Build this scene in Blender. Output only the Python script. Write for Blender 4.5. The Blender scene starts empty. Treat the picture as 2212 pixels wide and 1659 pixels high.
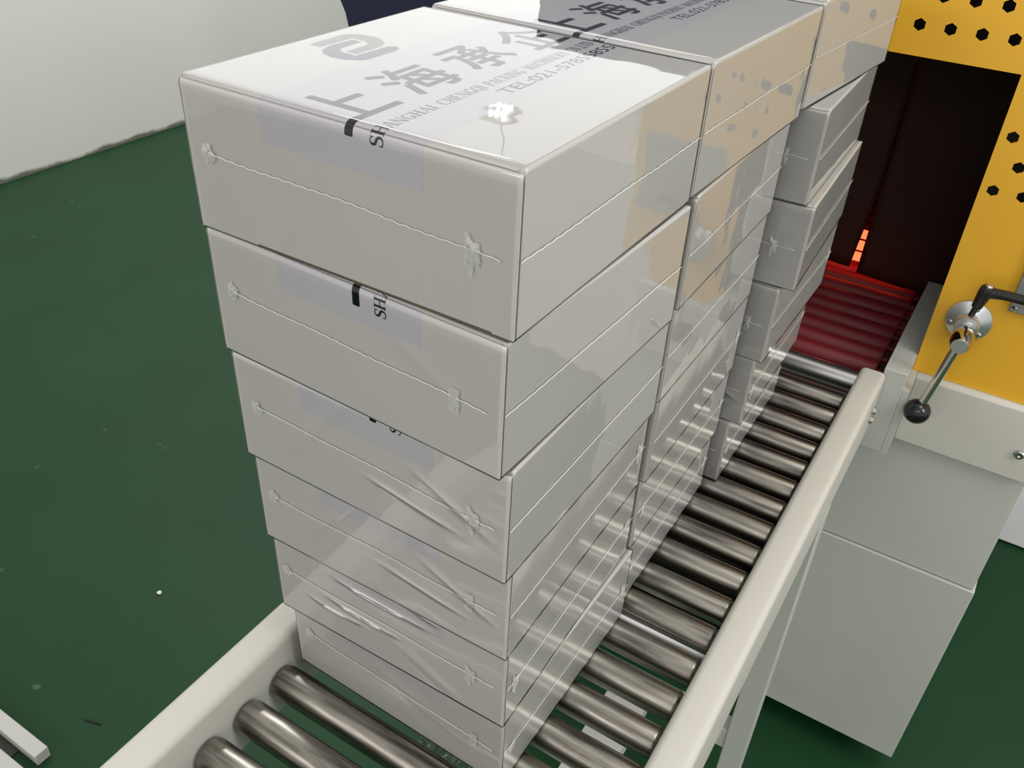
import bpy, bmesh, math, random
from mathutils import Vector, Matrix, noise
random.seed(7)
S = bpy.context.scene
COL = S.collection

# ------------------------------------------------------------------ camera, light, exposure
W_IMG, H_IMG, FPX = 2212.0, 1659.0, 1911.26
Rm = ((0.84798922, 0.52804704, 0.04561361), (0.33554913, -0.46824856, -0.81740447), (-0.4102695, 0.70845579, -0.57425546))
cam_d = bpy.data.cameras.new('camera'); cam = bpy.data.objects.new('camera', cam_d); COL.objects.link(cam)
cam_d.sensor_fit = 'HORIZONTAL'; cam_d.sensor_width = 36.0; cam_d.lens = 36.0 * FPX / W_IMG
cam_d.clip_start = 0.01; cam_d.clip_end = 60
r0, r1, r2 = (Vector(r) for r in Rm)
M = Matrix.Identity(4)
for i in range(3):
    M[i][0] = r0[i]; M[i][1] = -r1[i]; M[i][2] = -r2[i]
M.translation = Vector((0.23466, -0.37868, 0.53958))
cam.matrix_world = M
S.camera = cam
S.view_settings.view_transform = 'Standard'
S.view_settings.look = 'None'
S.view_settings.gamma = 1.0
S.view_settings.use_curve_mapping = False
S.view_settings.exposure = 0.0
S.cycles.max_bounces = 8
S.cycles.transparent_max_bounces = 24
S.cycles.caustics_reflective = False
S.cycles.sample_clamp_indirect = 4.0

FLOOR = -0.66
world = bpy.data.worlds.new('world'); S.world = world; world.use_nodes = True
bg = world.node_tree.nodes['Background']
bg.inputs[0].default_value = (1.0, 0.975, 0.93, 1); bg.inputs[1].default_value = 0.80

def area_light(name, loc, target, sx, sy, power, color=(1, 1, 1)):
    l = bpy.data.lights.new(name, 'AREA'); l.shape = 'RECTANGLE'; l.size = sx; l.size_y = sy; l.energy = power; l.color = color
    o = bpy.data.objects.new(name, l); COL.objects.link(o); o.location = loc
    o.rotation_euler = (Vector(target) - Vector(loc)).to_track_quat('-Z', 'Y').to_euler()
    return o
area_light('added_fill_light', (-1.1, -3.5, 1.75), (0.0, -0.1, 0.1), 1.6, 0.5, 23, (1, 0.98, 0.94))  # unseen fill, added to light the front faces and streak the film
area_light('added_fill_light', (1.0, -2.3, 1.75), (0.15, 0.3, 0.1), 1.2, 0.5, 9.5, (0.98, 0.98, 1.0))  # weaker fill added from the front right for the far cartons
area_light('added_fill_light', (2.2, -0.3, 1.6), (0.1, 0.1, 0.1), 0.5, 1.2, 24, (1, 0.99, 0.94))  # fill added from the right to lift the right-hand faces
area_light('added_fill_light', (0.75, 0.3, 2.1), (0.1, 0.15, 0.3), 1.2, 0.6, 13, (1, 0.985, 0.95))  # overhead fill added to brighten the carton tops
area_light('added_fill_light', (-1.7, 2.0, 1.84), (-2.5, 2.0, -0.3), 1.2, 0.25, 26, (1, 0.99, 0.95))  # fill added to brighten the left wall

# ------------------------------------------------------------------ materials
def mat(name, color, rough=0.5, metal=0.0, coat=0.0, noise_scale=None, noise_amt=0.0, bump=0.0, bump_scale=60, spec=0.5, coat_rough=0.1):
    m = bpy.data.materials.new(name); m.use_nodes = True; nt = m.node_tree; b = nt.nodes['Principled BSDF']
    b.inputs['Base Color'].default_value = (*color, 1); b.inputs['Roughness'].default_value = rough
    b.inputs['Metallic'].default_value = metal; b.inputs['Coat Weight'].default_value = coat
    b.inputs['Coat Roughness'].default_value = coat_rough
    b.inputs['Specular IOR Level'].default_value = spec
    if noise_scale or bump:
        tc = nt.nodes.new('ShaderNodeTexCoord')
    if noise_scale:
        n = nt.nodes.new('ShaderNodeTexNoise'); n.inputs['Scale'].default_value = noise_scale; n.inputs['Detail'].default_value = 5
        nt.links.new(tc.outputs['Object'], n.inputs['Vector'])
        mp = nt.nodes.new('ShaderNodeMapRange'); mp.inputs['To Min'].default_value = 1 - noise_amt; mp.inputs['To Max'].default_value = 1 + noise_amt
        nt.links.new(n.outputs['Fac'], mp.inputs['Value'])
        mx = nt.nodes.new('ShaderNodeVectorMath'); mx.operation = 'MULTIPLY'
        mx.inputs[0].default_value = color; nt.links.new(mp.outputs[0], mx.inputs[1]); nt.links.new(mx.outputs[0], b.inputs['Base Color'])
    if bump:
        n2 = nt.nodes.new('ShaderNodeTexNoise'); n2.inputs['Scale'].default_value = bump_scale; n2.inputs['Detail'].default_value = 3
        nt.links.new(tc.outputs['Object'], n2.inputs['Vector'])
        bp = nt.nodes.new('ShaderNodeBump'); bp.inputs['Strength'].default_value = bump; bp.inputs['Distance'].default_value = 0.002
        nt.links.new(n2.outputs['Fac'], bp.inputs['Height']); nt.links.new(bp.outputs[0], b.inputs['Normal'])
    return m

def emis(name, color, strength):
    m = bpy.data.materials.new(name); m.use_nodes = True; nt = m.node_tree; nt.nodes.clear()
    e = nt.nodes.new('ShaderNodeEmission'); e.inputs[0].default_value = (*color, 1); e.inputs[1].default_value = strength
    o = nt.nodes.new('ShaderNodeOutputMaterial'); nt.links.new(e.outputs[0], o.inputs[0]); return m

def film_mat(name, base=0.0, rough=0.025, gain=1.05):
    m = bpy.data.materials.new(name); m.use_nodes = True; nt = m.node_tree; nt.nodes.clear()
    tr = nt.nodes.new('ShaderNodeBsdfTransparent'); tr.inputs[0].default_value = (0.985, 0.985, 0.985, 1)
    gl = nt.nodes.new('ShaderNodeBsdfGlossy'); gl.inputs['Roughness'].default_value = rough; gl.inputs['Color'].default_value = (1, 1, 1, 1)
    fr = nt.nodes.new('ShaderNodeFresnel'); fr.inputs[0].default_value = 1.5
    mu = nt.nodes.new('ShaderNodeMath'); mu.operation = 'MULTIPLY_ADD'; mu.inputs[1].default_value = gain; mu.inputs[2].default_value = base; mu.use_clamp = True
    tc = nt.nodes.new('ShaderNodeTexCoord'); n = nt.nodes.new('ShaderNodeTexNoise'); n.inputs['Scale'].default_value = 22; n.inputs['Detail'].default_value = 1.5
    bp = nt.nodes.new('ShaderNodeBump'); bp.inputs['Strength'].default_value = 0.10; bp.inputs['Distance'].default_value = 0.004
    nt.links.new(tc.outputs['Object'], n.inputs['Vector']); nt.links.new(n.outputs['Fac'], bp.inputs['Height'])
    nt.links.new(bp.outputs[0], gl.inputs['Normal'])
    mx = nt.nodes.new('ShaderNodeMixShader'); o = nt.nodes.new('ShaderNodeOutputMaterial')
    nt.links.new(fr.outputs[0], mu.inputs[0]); nt.links.new(mu.outputs[0], mx.inputs[0])
    nt.links.new(tr.outputs[0], mx.inputs[1]); nt.links.new(gl.outputs[0], mx.inputs[2]); nt.links.new(mx.outputs[0], o.inputs[0])
    return m

def floor_mat():
    m = mat('green_epoxy', (0.0115, 0.051, 0.019), 0.45, spec=0.16, noise_scale=3.0, noise_amt=0.22, bump=0.05, bump_scale=14)
    nt = m.node_tree; b = nt.nodes['Principled BSDF']
    tc = nt.nodes.new('ShaderNodeTexCoord')
    v = nt.nodes.new('ShaderNodeTexNoise'); v.inputs['Scale'].default_value = 16; v.inputs['Detail'].default_value = 2
    nt.links.new(tc.outputs['Object'], v.inputs['Vector'])
    r = nt.nodes.new('ShaderNodeMapRange'); r.inputs['From Min'].default_value = 0.745; r.inputs['From Max'].default_value = 0.77
    nt.links.new(v.outputs['Fac'], r.inputs['Value'])
    mx = nt.nodes.new('ShaderNodeMix'); mx.data_type = 'RGBA'
    src = b.inputs['Base Color'].links[0].from_socket
    nt.links.new(r.outputs[0], mx.inputs['Factor']); nt.links.new(src, mx.inputs['A']); mx.inputs['B'].default_value = (0.05, 0.11, 0.07, 1)
    nt.links.new(mx.outputs['Result'], b.inputs['Base Color'])
    return m

def wall_mat():
    m = mat('white_plaster', (0.80, 0.81, 0.79), 0.8, noise_scale=1.4, noise_amt=0.05, bump=0.3, bump_scale=8)
    nt = m.node_tree; b = nt.nodes['Principled BSDF']
    geo = nt.nodes.new('ShaderNodeNewGeometry'); sp = nt.nodes.new('ShaderNodeSeparateXYZ'); nt.links.new(geo.outputs['Position'], sp.inputs[0])
    n = nt.nodes.new('ShaderNodeTexNoise'); n.inputs['Scale'].default_value = 9; n.inputs['Detail'].default_value = 6; nt.links.new(geo.outputs['Position'], n.inputs['Vector'])
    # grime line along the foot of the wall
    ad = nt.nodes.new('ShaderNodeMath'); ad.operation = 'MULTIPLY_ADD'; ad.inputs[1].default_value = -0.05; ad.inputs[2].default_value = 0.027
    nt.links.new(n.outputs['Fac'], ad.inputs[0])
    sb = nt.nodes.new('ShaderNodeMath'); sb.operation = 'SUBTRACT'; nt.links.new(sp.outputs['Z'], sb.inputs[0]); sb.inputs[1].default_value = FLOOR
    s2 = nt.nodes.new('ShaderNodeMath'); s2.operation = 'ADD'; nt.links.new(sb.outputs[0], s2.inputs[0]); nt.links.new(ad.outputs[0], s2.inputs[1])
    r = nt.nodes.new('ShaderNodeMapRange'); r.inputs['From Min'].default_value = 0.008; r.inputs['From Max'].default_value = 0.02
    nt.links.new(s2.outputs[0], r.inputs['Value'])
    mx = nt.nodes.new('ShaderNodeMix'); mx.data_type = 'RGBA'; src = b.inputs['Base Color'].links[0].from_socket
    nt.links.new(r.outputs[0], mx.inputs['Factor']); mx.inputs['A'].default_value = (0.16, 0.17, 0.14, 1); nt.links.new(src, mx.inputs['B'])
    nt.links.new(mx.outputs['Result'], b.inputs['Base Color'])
    return m

def steel_mat():
    m = mat('worn_steel', (0.50, 0.48, 0.44), 0.27, metal=1.0)
    nt = m.node_tree; b = nt.nodes['Principled BSDF']
    tc = nt.nodes.new('ShaderNodeTexCoord'); mp = nt.nodes.new('ShaderNodeMapping'); mp.inputs['Scale'].default_value = (18, 220, 220)
    nt.links.new(tc.outputs['Object'], mp.inputs[0])
    n = nt.nodes.new('ShaderNodeTexNoise'); n.inputs['Scale'].default_value = 1.0; n.inputs['Detail'].default_value = 4; nt.links.new(mp.outputs[0], n.inputs['Vector'])
    cr = nt.nodes.new('ShaderNodeValToRGB'); cr.color_ramp.elements[0].position = 0.3; cr.color_ramp.elements[0].color = (0.10, 0.092, 0.08, 1)
    cr.color_ramp.elements[1].position = 0.62; cr.color_ramp.elements[1].color = (0.36, 0.34, 0.30, 1)
    nt.links.new(n.outputs['Fac'], cr.inputs[0]); nt.links.new(cr.outputs[0], b.inputs['Base Color'])
    rr = nt.nodes.new('ShaderNodeMapRange'); rr.inputs['To Min'].default_value = 0.42; rr.inputs['To Max'].default_value = 0.24
    nt.links.new(n.outputs['Fac'], rr.inputs['Value']); nt.links.new(rr.outputs[0], b.inputs['Roughness'])
    return m

MT = dict(
    card=mat('white_carton_board', (0.80, 0.785, 0.74), 0.75, noise_scale=30, noise_amt=0.03, spec=0.2),
    tape=mat('printed_white_tape', (0.765, 0.745, 0.785), 0.55, spec=0.3),
    ink=mat('black_ink', (0.012, 0.012, 0.014), 0.6, spec=0.3),
    logog=mat('olive_green_ink', (0.16, 0.20, 0.13), 0.6, spec=0.3),
    logov=mat('slate_violet_ink', (0.075, 0.075, 0.13), 0.6, spec=0.3),
    film=film_mat('clear_shrink_film'), seam=film_mat('film_seam_plastic', base=0.45, rough=0.2),
    rail=mat('cream_grey_powder_coat', (0.56, 0.545, 0.495), 0.42, bump=0.06, bump_scale=500),
    grey=mat('light_grey_powder_coat', (0.50, 0.51, 0.475), 0.5, bump=0.08, bump_scale=400),
    steel=steel_mat(),
    galv=mat('galvanised_steel', (0.62, 0.62, 0.61), 0.33, metal=1.0),
    alu=mat('cast_aluminium', (0.62, 0.64, 0.64), 0.33, metal=0.85),
    chrome=mat('chrome', (0.62, 0.60, 0.57), 0.14, metal=1.0),
    knob=mat('black_bakelite', (0.008, 0.008, 0.009), 0.18),
    blackp=mat('black_plastic', (0.012, 0.012, 0.013), 0.4),
    dark=mat('dark_liner', (0.035, 0.028, 0.024), 0.7),
    darksteel=mat('dark_sheet_steel', (0.045, 0.045, 0.038), 0.5, metal=0.3),
    yellow=mat('yellow_powder_coat', (0.80, 0.43, 0.028), 0.42, bump=0.05, bump_scale=400),
    curtain=mat('dark_red_curtain', (0.048, 0.017, 0.010), 0.7),
    red=mat('red_silicone_sleeve', (0.16, 0.006, 0.012), 0.55),
    glow=emis('heater_glow', (1.0, 0.08, 0.03), 4.0),
    navy=mat('navy_paint', (0.006, 0.010, 0.045), 0.6),
    white=mat('white_paint', (0.82, 0.80, 0.84), 0.5),
    hood=mat('blue_grey_paint', (0.10, 0.11, 0.16), 0.5),
    panelgrey=mat('grey_plate_paint', (0.22, 0.24, 0.24), 0.45),
    caster=mat('dark_caster_rubber', (0.03, 0.028, 0.035), 0.5),
    floor=floor_mat(), wall=wall_mat(),
    pane_glow=emis('added_pane_glow', (0.99, 1.0, 1.0), 2.0),  # glow of the added pane that whitens the top film
    frame=mat('added_window_paint', (0.7, 0.7, 0.7), 0.5),
    lamp=emis('lamp_tube', (1, 0.99, 0.95), 9.0),
    scrap=film_mat('scrap_film', base=0.02, rough=0.25, gain=0.5),
    kraft=mat('corrugated_edge', (0.30, 0.24, 0.17), 0.8),
    hole=mat('bolt_recess', (0.01, 0.01, 0.01), 0.8),
)

def milky_film(wt):
    m = film_mat('puckered_film', base=0.10, rough=0.12); nt = m.node_tree
    d = nt.nodes.new('ShaderNodeBsdfDiffuse'); d.inputs[0].default_value = (0.9, 0.9, 0.87, 1)
    mx = nt.nodes.new('ShaderNodeMixShader'); mx.inputs[0].default_value = wt
    out = [n for n in nt.nodes if n.type == 'OUTPUT_MATERIAL'][0]; src = out.inputs[0].links[0].from_socket
    nt.links.new(src, mx.inputs[1]); nt.links.new(d.outputs[0], mx.inputs[2]); nt.links.new(mx.outputs[0], out.inputs[0]); return m
MT['pucker'] = milky_film(0.30); MT['seam'] = milky_film(0.55)
# ------------------------------------------------------------------ mesh helpers
def obj(name, bm, m, parent=None, loc=None, smooth=False, bevel=None):
    me = bpy.data.meshes.new(name)
    bmesh.ops.recalc_face_normals(bm, faces=bm.faces)
    bm.to_mesh(me); bm.free(); me.materials.append(m)
    o = bpy.data.objects.new(name, me); COL.objects.link(o)
    if parent: o.parent = parent
    if loc: o.location = loc
    if smooth:
        me.shade_smooth()
        if smooth != True: me.set_sharp_from_angle(angle=smooth)
    if bevel:
        bv = o.modifiers.new('bevel', 'BEVEL'); bv.width = bevel; bv.segments = 3; bv.limit_method = 'ANGLE'; bv.angle_limit = math.radians(40)
        me.shade_smooth(); me.set_sharp_from_angle(angle=math.radians(50))
        bv.harden_normals = False
    return o

def thing(name, label, cat, loc=(0, 0, 0), rz=0, group=None):
    o = bpy.data.objects.new(name, None); COL.objects.link(o); o.location = loc; o.rotation_euler = (0, 0, rz)
    o.empty_display_size = 0.02
    o['label'] = label; o['category'] = cat
    if group: o['group'] = group
    return o
def tag(o, label, cat, group=None):
    o['label'] = label; o['category'] = cat
    if group: o['group'] = group
    return o
def struct(o):
    o['kind'] = 'structure'; return o

def box(bm, a, b):
    x0, y0, z0 = a; x1, y1, z1 = b
    v = [bm.verts.new(p) for p in ((x0,y0,z0),(x1,y0,z0),(x1,y1,z0),(x0,y1,z0),(x0,y0,z1),(x1,y0,z1),(x1,y1,z1),(x0,y1,z1))]
    for f in ((0,3,2,1),(4,5,6,7),(0,1,5,4),(1,2,6,5),(2,3,7,6),(3,0,4,7)): bm.faces.new([v[i] for i in f])
def boxbm(a, b):
    bm = bmesh.new(); box(bm, a, b); return bm
def prism(bm, prof, axis, t0, t1):
    # prof: list of 2D pts; axis 'x': (y,z), 'y': (x,z), 'z': (x,y)
    def P(p, t):
        return {'x': (t, p[0], p[1]), 'y': (p[0], t, p[1]), 'z': (p[0], p[1], t)}[axis]
    a = [bm.verts.new(P(p, t0)) for p in prof]; b = [bm.verts.new(P(p, t1)) for p in prof]
    n = len(prof); bm.faces.new(a); bm.faces.new(b[::-1])
    for i in range(n): bm.faces.new((a[i], b[i], b[(i+1) % n], a[(i+1) % n]))
def lathe(bm, prof, origin, direction, seg=32):
    # prof: list of (radius, distance along axis)
    d = Vector(direction).normalized(); u = d.orthogonal().normalized(); w = d.cross(u); o = Vector(origin); rings = []
    for r, t in prof:
        if r < 1e-6: rings.append([bm.verts.new(o + d*t)])
        else: rings.append([bm.verts.new(o + d*t + (u*math.cos(2*math.pi*k/seg) + w*math.sin(2*math.pi*k/seg))*r) for k in range(seg)])
    for A, B in zip(rings, rings[1:]):
        for k in range(seg):
            k2 = (k+1) % seg
            if len(A) == 1 and len(B) == 1: continue
            if len(A) == 1: bm.faces.new((A[0], B[k], B[k2]))
            elif len(B) == 1: bm.faces.new((A[k], B[0], A[k2]))
            else: bm.faces.new((A[k], B[k], B[k2], A[k2]))
    if len(rings[0]) > 1: bm.faces.new(rings[0])
    if len(rings[-1]) > 1: bm.faces.new(rings[-1][::-1])
def tube(bm, pts, r, seg=8):
    rings = []
    n = len(pts)
    for i, p in enumerate(pts):
        p = Vector(p); a = Vector(pts[max(i-1, 0)]); b = Vector(pts[min(i+1, n-1)]); d = (b-a).normalized()
        u = d.cross(Vector((0.13, 0.21, 0.97))).normalized(); w = d.cross(u)
        rr = r[i] if isinstance(r, (list, tuple)) else r
        rings.append([bm.verts.new(p + (u*math.cos(2*math.pi*k/seg) + w*math.sin(2*math.pi*k/seg))*rr) for k in range(seg)])
    for A, B in zip(rings, rings[1:]):
        for k in range(seg): bm.faces.new((A[k], B[k], B[(k+1) % seg], A[(k+1) % seg]))
    bm.faces.new(rings[0]); bm.faces.new(rings[-1][::-1])
def arc(cx, cy, r, a0, a1, n=6):
    return [(cx + r*math.cos(math.radians(a0+(a1-a0)*i/n)), cy + r*math.sin(math.radians(a0+(a1-a0)*i/n))) for i in range(n+1)]

# ------------------------------------------------------------------ the room
floor = struct(obj('floor', boxbm((-2.7, -3.0, FLOOR-0.05), (3.4, 8.0, FLOOR)), MT['floor']))
# left wall with an unseen glowing opening, added for the top film's bright reflection
WX, WZ0, WZ1, WY0, WY1, CEIL = -2.58, 0.98, 3.1, 0.6, 7.9, 3.3
bm = bmesh.new()
box(bm, (WX-0.12, -3.0, FLOOR), (WX, 8.0, WZ0))
box(bm, (WX-0.12, -3.0, WZ1), (WX, 8.0, CEIL))
box(bm, (WX-0.12, -3.0, WZ0), (WX, WY0, WZ1)); box(bm, (WX-0.12, WY1, WZ0), (WX, 8.0, WZ1))
struct(obj('wall_left', bm, MT['wall']))
struct(obj('wall_back', boxbm((WX, 8.0, FLOOR), (3.4, 8.1, CEIL)), MT['wall']))
nw = 1
for i in range(nw):
    y0 = WY0 + (WY1-WY0)*i/nw; y1 = WY0 + (WY1-WY0)*(i+1)/nw
    bm = bmesh.new()
    for a, b in (((y0, WZ0), (y0+0.03, WZ1)), ((y1-0.03, WZ0), (y1, WZ1)), ((y0, WZ0), (y1, WZ0+0.03)), ((y0, WZ1-0.03), (y1, WZ1))):
        box(bm, (WX-0.08, a[0], a[1]), (WX-0.03, b[0], b[1]))
    w = struct(obj('added_window_%d' % (i+1), bm, MT['frame']))
    obj('pane', boxbm((WX-0.07, y0+0.03, WZ0+0.03), (WX-0.06, y1-0.03, WZ1-0.03)), MT['pane_glow'], w)  # glowing pane, added out of view to be mirrored in the film

# ------------------------------------------------------------------ lettering (printed tape)
def text_polys(s, size, offset=0.0):
    cu = bpy.data.curves.new('t', 'FONT'); cu.body = s; cu.size = size; cu.offset = offset; cu.resolution_u = 4
    to = bpy.data.objects.new('t', cu); COL.objects.link(to)
    dg = bpy.context.evaluated_depsgraph_get(); dg.update()
    me = bpy.data.meshes.new_from_object(to.evaluated_get(dg))
    V = [v.co.copy() for v in me.vertices]; F = [list(p.vertices) for p in me.polygons]
    bpy.data.objects.remove(to); bpy.data.meshes.remove(me); bpy.data.curves.remove(cu)
    return V, F
def serif_letter(ch):
    # returns (advance, list of polygons) in a unit-height box: thick stems, thin hairlines, slab serifs
    T, t, s = 0.17, 0.06, 0.055; P = []
    def rect(a, b, c, d): P.append([(a, b), (c, b), (c, d), (a, d)])
    def quad(*q): P.append(list(q))
    def stem(x, w=None, y0=0, y1=1, th=T):
        rect(x, y0, x+th, y1)
        if y0 == 0: rect(x-0.08, 0, x+th+0.08, s)
        if y1 == 1: rect(x-0.08, 1-s, x+th+0.08, 1)
    def ring(cx, cy, rx, ry, a0, a1, n=16):
        for i in range(n):
            A = math.radians(a0+(a1-a0)*i/n); B = math.radians(a0+(a1-a0)*(i+1)/n)
            P.append([(cx+rx*math.cos(A), cy+ry*math.sin(A)), (cx+rx*math.cos(B), cy+ry*math.sin(B)),
                      (cx+(rx-T)*math.cos(B), cy+(ry-t)*math.sin(B)), (cx+(rx-T)*math.cos(A), cy+(ry-t)*math.sin(A))])
    def diag(x0, y0, x1, y1, th): quad((x0, y0), (x0+th, y0), (x1+th, y1), (x1, y1))
    if ch == ' ': return 0.35, P
    if ch == 'I': stem(0.1); return 0.42, P
    if ch == 'H': stem(0.1); stem(0.6); rect(0.2, 0.46, 0.7, 0.53); return 0.92, P
    if ch == 'N': stem(0.12, th=t); stem(0.72, th=t); diag(0.62, 0, 0.08, 1, T); return 0.92, P
    if ch == 'M': stem(0.1, th=t); stem(0.82); diag(0.45, 0, 0.1, 1, T); diag(0.47, 0, 0.82, 1, t); return 1.12, P
    if ch == 'A': diag(0.05, 0, 0.38, 1, t); diag(0.62, 0, 0.36, 1, T); rect(0.2, 0.3, 0.64, 0.36); rect(-0.03, 0, 0.2, s); rect(0.52, 0, 0.88, s); return 0.88, P
    if ch in 'CG':
        ring(0.42, 0.5, 0.38, 0.52, 48, 312); rect(0.66, 0.72, 0.72, 1.0)
        if ch == 'G': rect(0.55, 0.0, 0.72, 0.42); rect(0.46, 0.38, 0.8, 0.43)
        else: rect(0.66, 0.02, 0.70, 0.22)
        return 0.86, P
    if ch in 'OQ':
        ring(0.42, 0.5, 0.38, 0.52, 0, 360, 24)
        if ch == 'Q': diag(0.7, -0.24, 0.38, 0.05, T)
        return 0.88, P
    if ch == 'E': stem(0.1); rect(0.1, 1-s, 0.7, 1); rect(0.1, 0, 0.72, s); rect(0.1, 0.48, 0.52, 0.53); rect(0.66, 0.72, 0.7, 1); rect(0.68, 0, 0.72, 0.28); return 0.8, P
    if ch == 'L': stem(0.1); rect(0.1, 0, 0.7, s); rect(0.66, 0, 0.7, 0.28); return 0.76, P
    if ch in 'PR':
        stem(0.1); ring(0.38, 0.73, 0.3, 0.27, -90, 90); rect(0.2, 0.94, 0.4, 1.0); rect(0.2, 0.46, 0.4, 0.52)
        if ch == 'R': diag(0.62, 0, 0.36, 0.5, T); rect(0.6, 0, 0.88, s)
        return 0.84 if ch == 'R' else 0.74, P
    if ch == 'D': stem(0.1); ring(0.34, 0.5, 0.42, 0.5, -90, 90); rect(0.2, 0.94, 0.36, 1); rect(0.2, 0, 0.36, 0.06); return 0.86, P
    if ch == 'K': stem(0.1); diag(0.24, 0.4, 0.62, 1, t); diag(0.64, 0, 0.34, 0.6, T); rect(0.56, 0, 0.9, s); rect(0.5, 1-s, 0.8, 1); return 0.9, P
    if ch == 'Y': rect(0.34, 0, 0.51, 0.48); diag(0.34, 0.42, 0.06, 1, T); diag(0.42, 0.42, 0.7, 1, t); rect(0.26, 0, 0.6, s); rect(0, 1-s, 0.3, 1); rect(0.6, 1-s, 0.86, 1); return 0.86, P
    if ch == 'T': rect(0.28, 0, 0.45, 1); rect(0.2, 0, 0.53, s); rect(0.02, 1-s, 0.72, 1); rect(0.02, 0.72, 0.06, 1); rect(0.68, 0.72, 0.72, 1); return 0.78, P
    if ch == 'S':
        pts = arc(0.33, 0.75, 0.22, 20, 270, 12) + arc(0.33, 0.25, 0.26, 90, -160, 12)
        n = len(pts)
        for i in range(n-1):
            (xa, ya), (xb, yb) = pts[i], pts[i+1]; f = lambda k: 0.03 + 0.075*math.sin(math.pi*k/(n-1))**2
            dx, dy = xb-xa, yb-ya; L = math.hypot(dx, dy) or 1; nx, ny = -dy/L, dx/L; a, b = f(i), f(i+1)
            P.append([(xa-nx*a, ya-ny*a), (xb-nx*b, yb-ny*b), (xb+nx*b, yb+ny*b), (xa+nx*a, ya+ny*a)])
        rect(0.53, 0.7, 0.58, 1.0); rect(0.06, 0.0, 0.11, 0.3); return 0.68, P
    if ch == '.': rect(0.05, 0, 0.2, 0.14); return 0.3, P
    if ch == ',': diag(0.05, -0.15, 0.12, 0.14, 0.1); return 0.3, P
    return 0.5, P

BW, BD, BH = 0.172, 0.172, 0.0695    # carton size
RF = 0.0040                           # radius of the folded front top edge
def wrap(s, x, off):
    """arc-length s measured from the front face plane over the top (local y = s-BD/2 on top), off = height above the board"""
    y = s - BD/2
    q = RF*math.pi/2; e = RF - q          # s where the rounding starts on the front: RF ; ends at e
    if s >= RF: return (x, y, BH + off)
    if s >= e:
        a = (RF - s)/RF
        return (x, -BD/2 + RF - (RF+off)*math.sin(a), BH - RF + (RF+off)*math.cos(a))
    return (x, -BD/2 - off, BH - RF - (e - s))
def wrap_mesh(name, polys, m, parent, off):
    """polys: list of polygons in (s, x)"""
    bm = bmesh.new()
    for p in polys:
        try: bm.faces.new([bm.verts.new((a, b, 0)) for a, b in p])
        except ValueError: pass
    for k in range(9):
        sc = RF - (RF*math.pi/2)*k/8
        bmesh.ops.bisect_plane(bm, geom=bm.verts[:]+bm.edges[:]+bm.faces[:], dist=1e-7, plane_co=(sc, 0, 0), plane_no=(1, 0, 0))
    for v in bm.verts: v.co = Vector(wrap(v.co.x, v.co.y, off))
    return obj(name, bm, m, parent)

def print_polys():
    cjk, eng = [], []
    # big characters, reading direction +s, top of the letters towards -x
    for i, ch in enumerate('\u4e0a\u6d77\u627f\u4f01'):
        V, F = text_polys(ch, 0.0375, 0.0)
        xs = [v.x for v in V]; ys = [v.y for v in V]; cu, cv = (min(xs)+max(xs))/2, (min(ys)+max(ys))/2
        sc_u = 0.0345/(max(xs)-min(xs)); sc_v = 0.0335/(max(ys)-min(ys))
        s0 = (-0.1128, -0.0655, -0.0190, 0.0270)[i] + 0.0411 + BD/2
        x0 = -0.0038 - 0.0036
        for da, db in ((0, 0), (.0006, 0), (-.0006, 0), (0, .0006), (0, -.0006), (.0005, .0005), (-.0005, .0005), (.0005, -.0005), (-.0005, -.0005)):
            for f in F: cjk.append([(s0+da+(V[k].x-cu)*sc_u, x0+db-(V[k].y-cv)*sc_v) for k in f])
    # english line
    words = [('SHANGHAI', -0.1318, -0.0905), ('CHENGQI', -0.0868, -0.0553), ('PACKING', -0.0525, -0.0240), ('MACHINERY', -0.0205, 0.0167), ('CO.,LTD', 0.0200, 0.0420)]
    for wd, a, b in words:
        adv = sum(serif_letter(c)[0] for c in wd); k = (b-a)/adv; u = a
        for j, c in enumerate(wd):
            w, P = serif_letter(c); hh = 0.0064
            for p in P: eng.append([(u + q[0]*k + 0.0411 + BD/2, 0.0283-0.0036 - q[1]*hh) for q in p])
            u += w*k
    # telephone line
    V, F = text_polys('TEL:021-57855855', 0.0100, 0.00003)
    xs = [v.x for v in V]; k = (0.0430+0.0576)/(max(xs)-min(xs)); hmax = max(v.y for v in V)
    for f in F: eng.append([(-0.0576 + (V[q].x-min(xs))*k + 0.0411 + BD/2, 0.0398-0.0036 - V[q].y*0.0070/hmax) for q in f])
    return cjk + eng
PP = print_polys()
# logo: two interlocking hooks, (x, y) in the carton's own frame
LG = [(-0.0775, -0.0150), (-0.0790, -0.0100), (-0.0790, 0.0095)] + [(-0.0790+0.0135*(1-math.cos(a)), 0.0095+0.0080*math.sin(a)) for a in [0.26*k for k in range(1, 6)]] + \
     [(-0.0640, 0.0175), (-0.0585, 0.0155), (-0.0535, 0.0115), (-0.0512, 0.0060), (-0.0512, -0.0125), (-0.0577, -0.0115), (-0.0577, 0.0030), (-0.0600, 0.0062), (-0.0640, 0.0080), (-0.0712, 0.0080), (-0.0715, -0.0140)]
LV = [(-0.0690, 0.0060), (-0.0632, 0.0060), (-0.0632, -0.0065), (-0.0622, -0.0110), (-0.0580, -0.0140), (-0.0497, -0.0145), (-0.0487, 0.0085), (-0.0455, 0.0110), (-0.0420, 0.0085), (-0.0410, 0.0035),
      (-0.0412, -0.0160), (-0.0430, -0.0190), (-0.0490, -0.0228), (-0.0560, -0.0240), (-0.0630, -0.0218), (-0.0676, -0.0172), (-0.0698, -0.0110), (-0.0700, -0.0050)]
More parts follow.
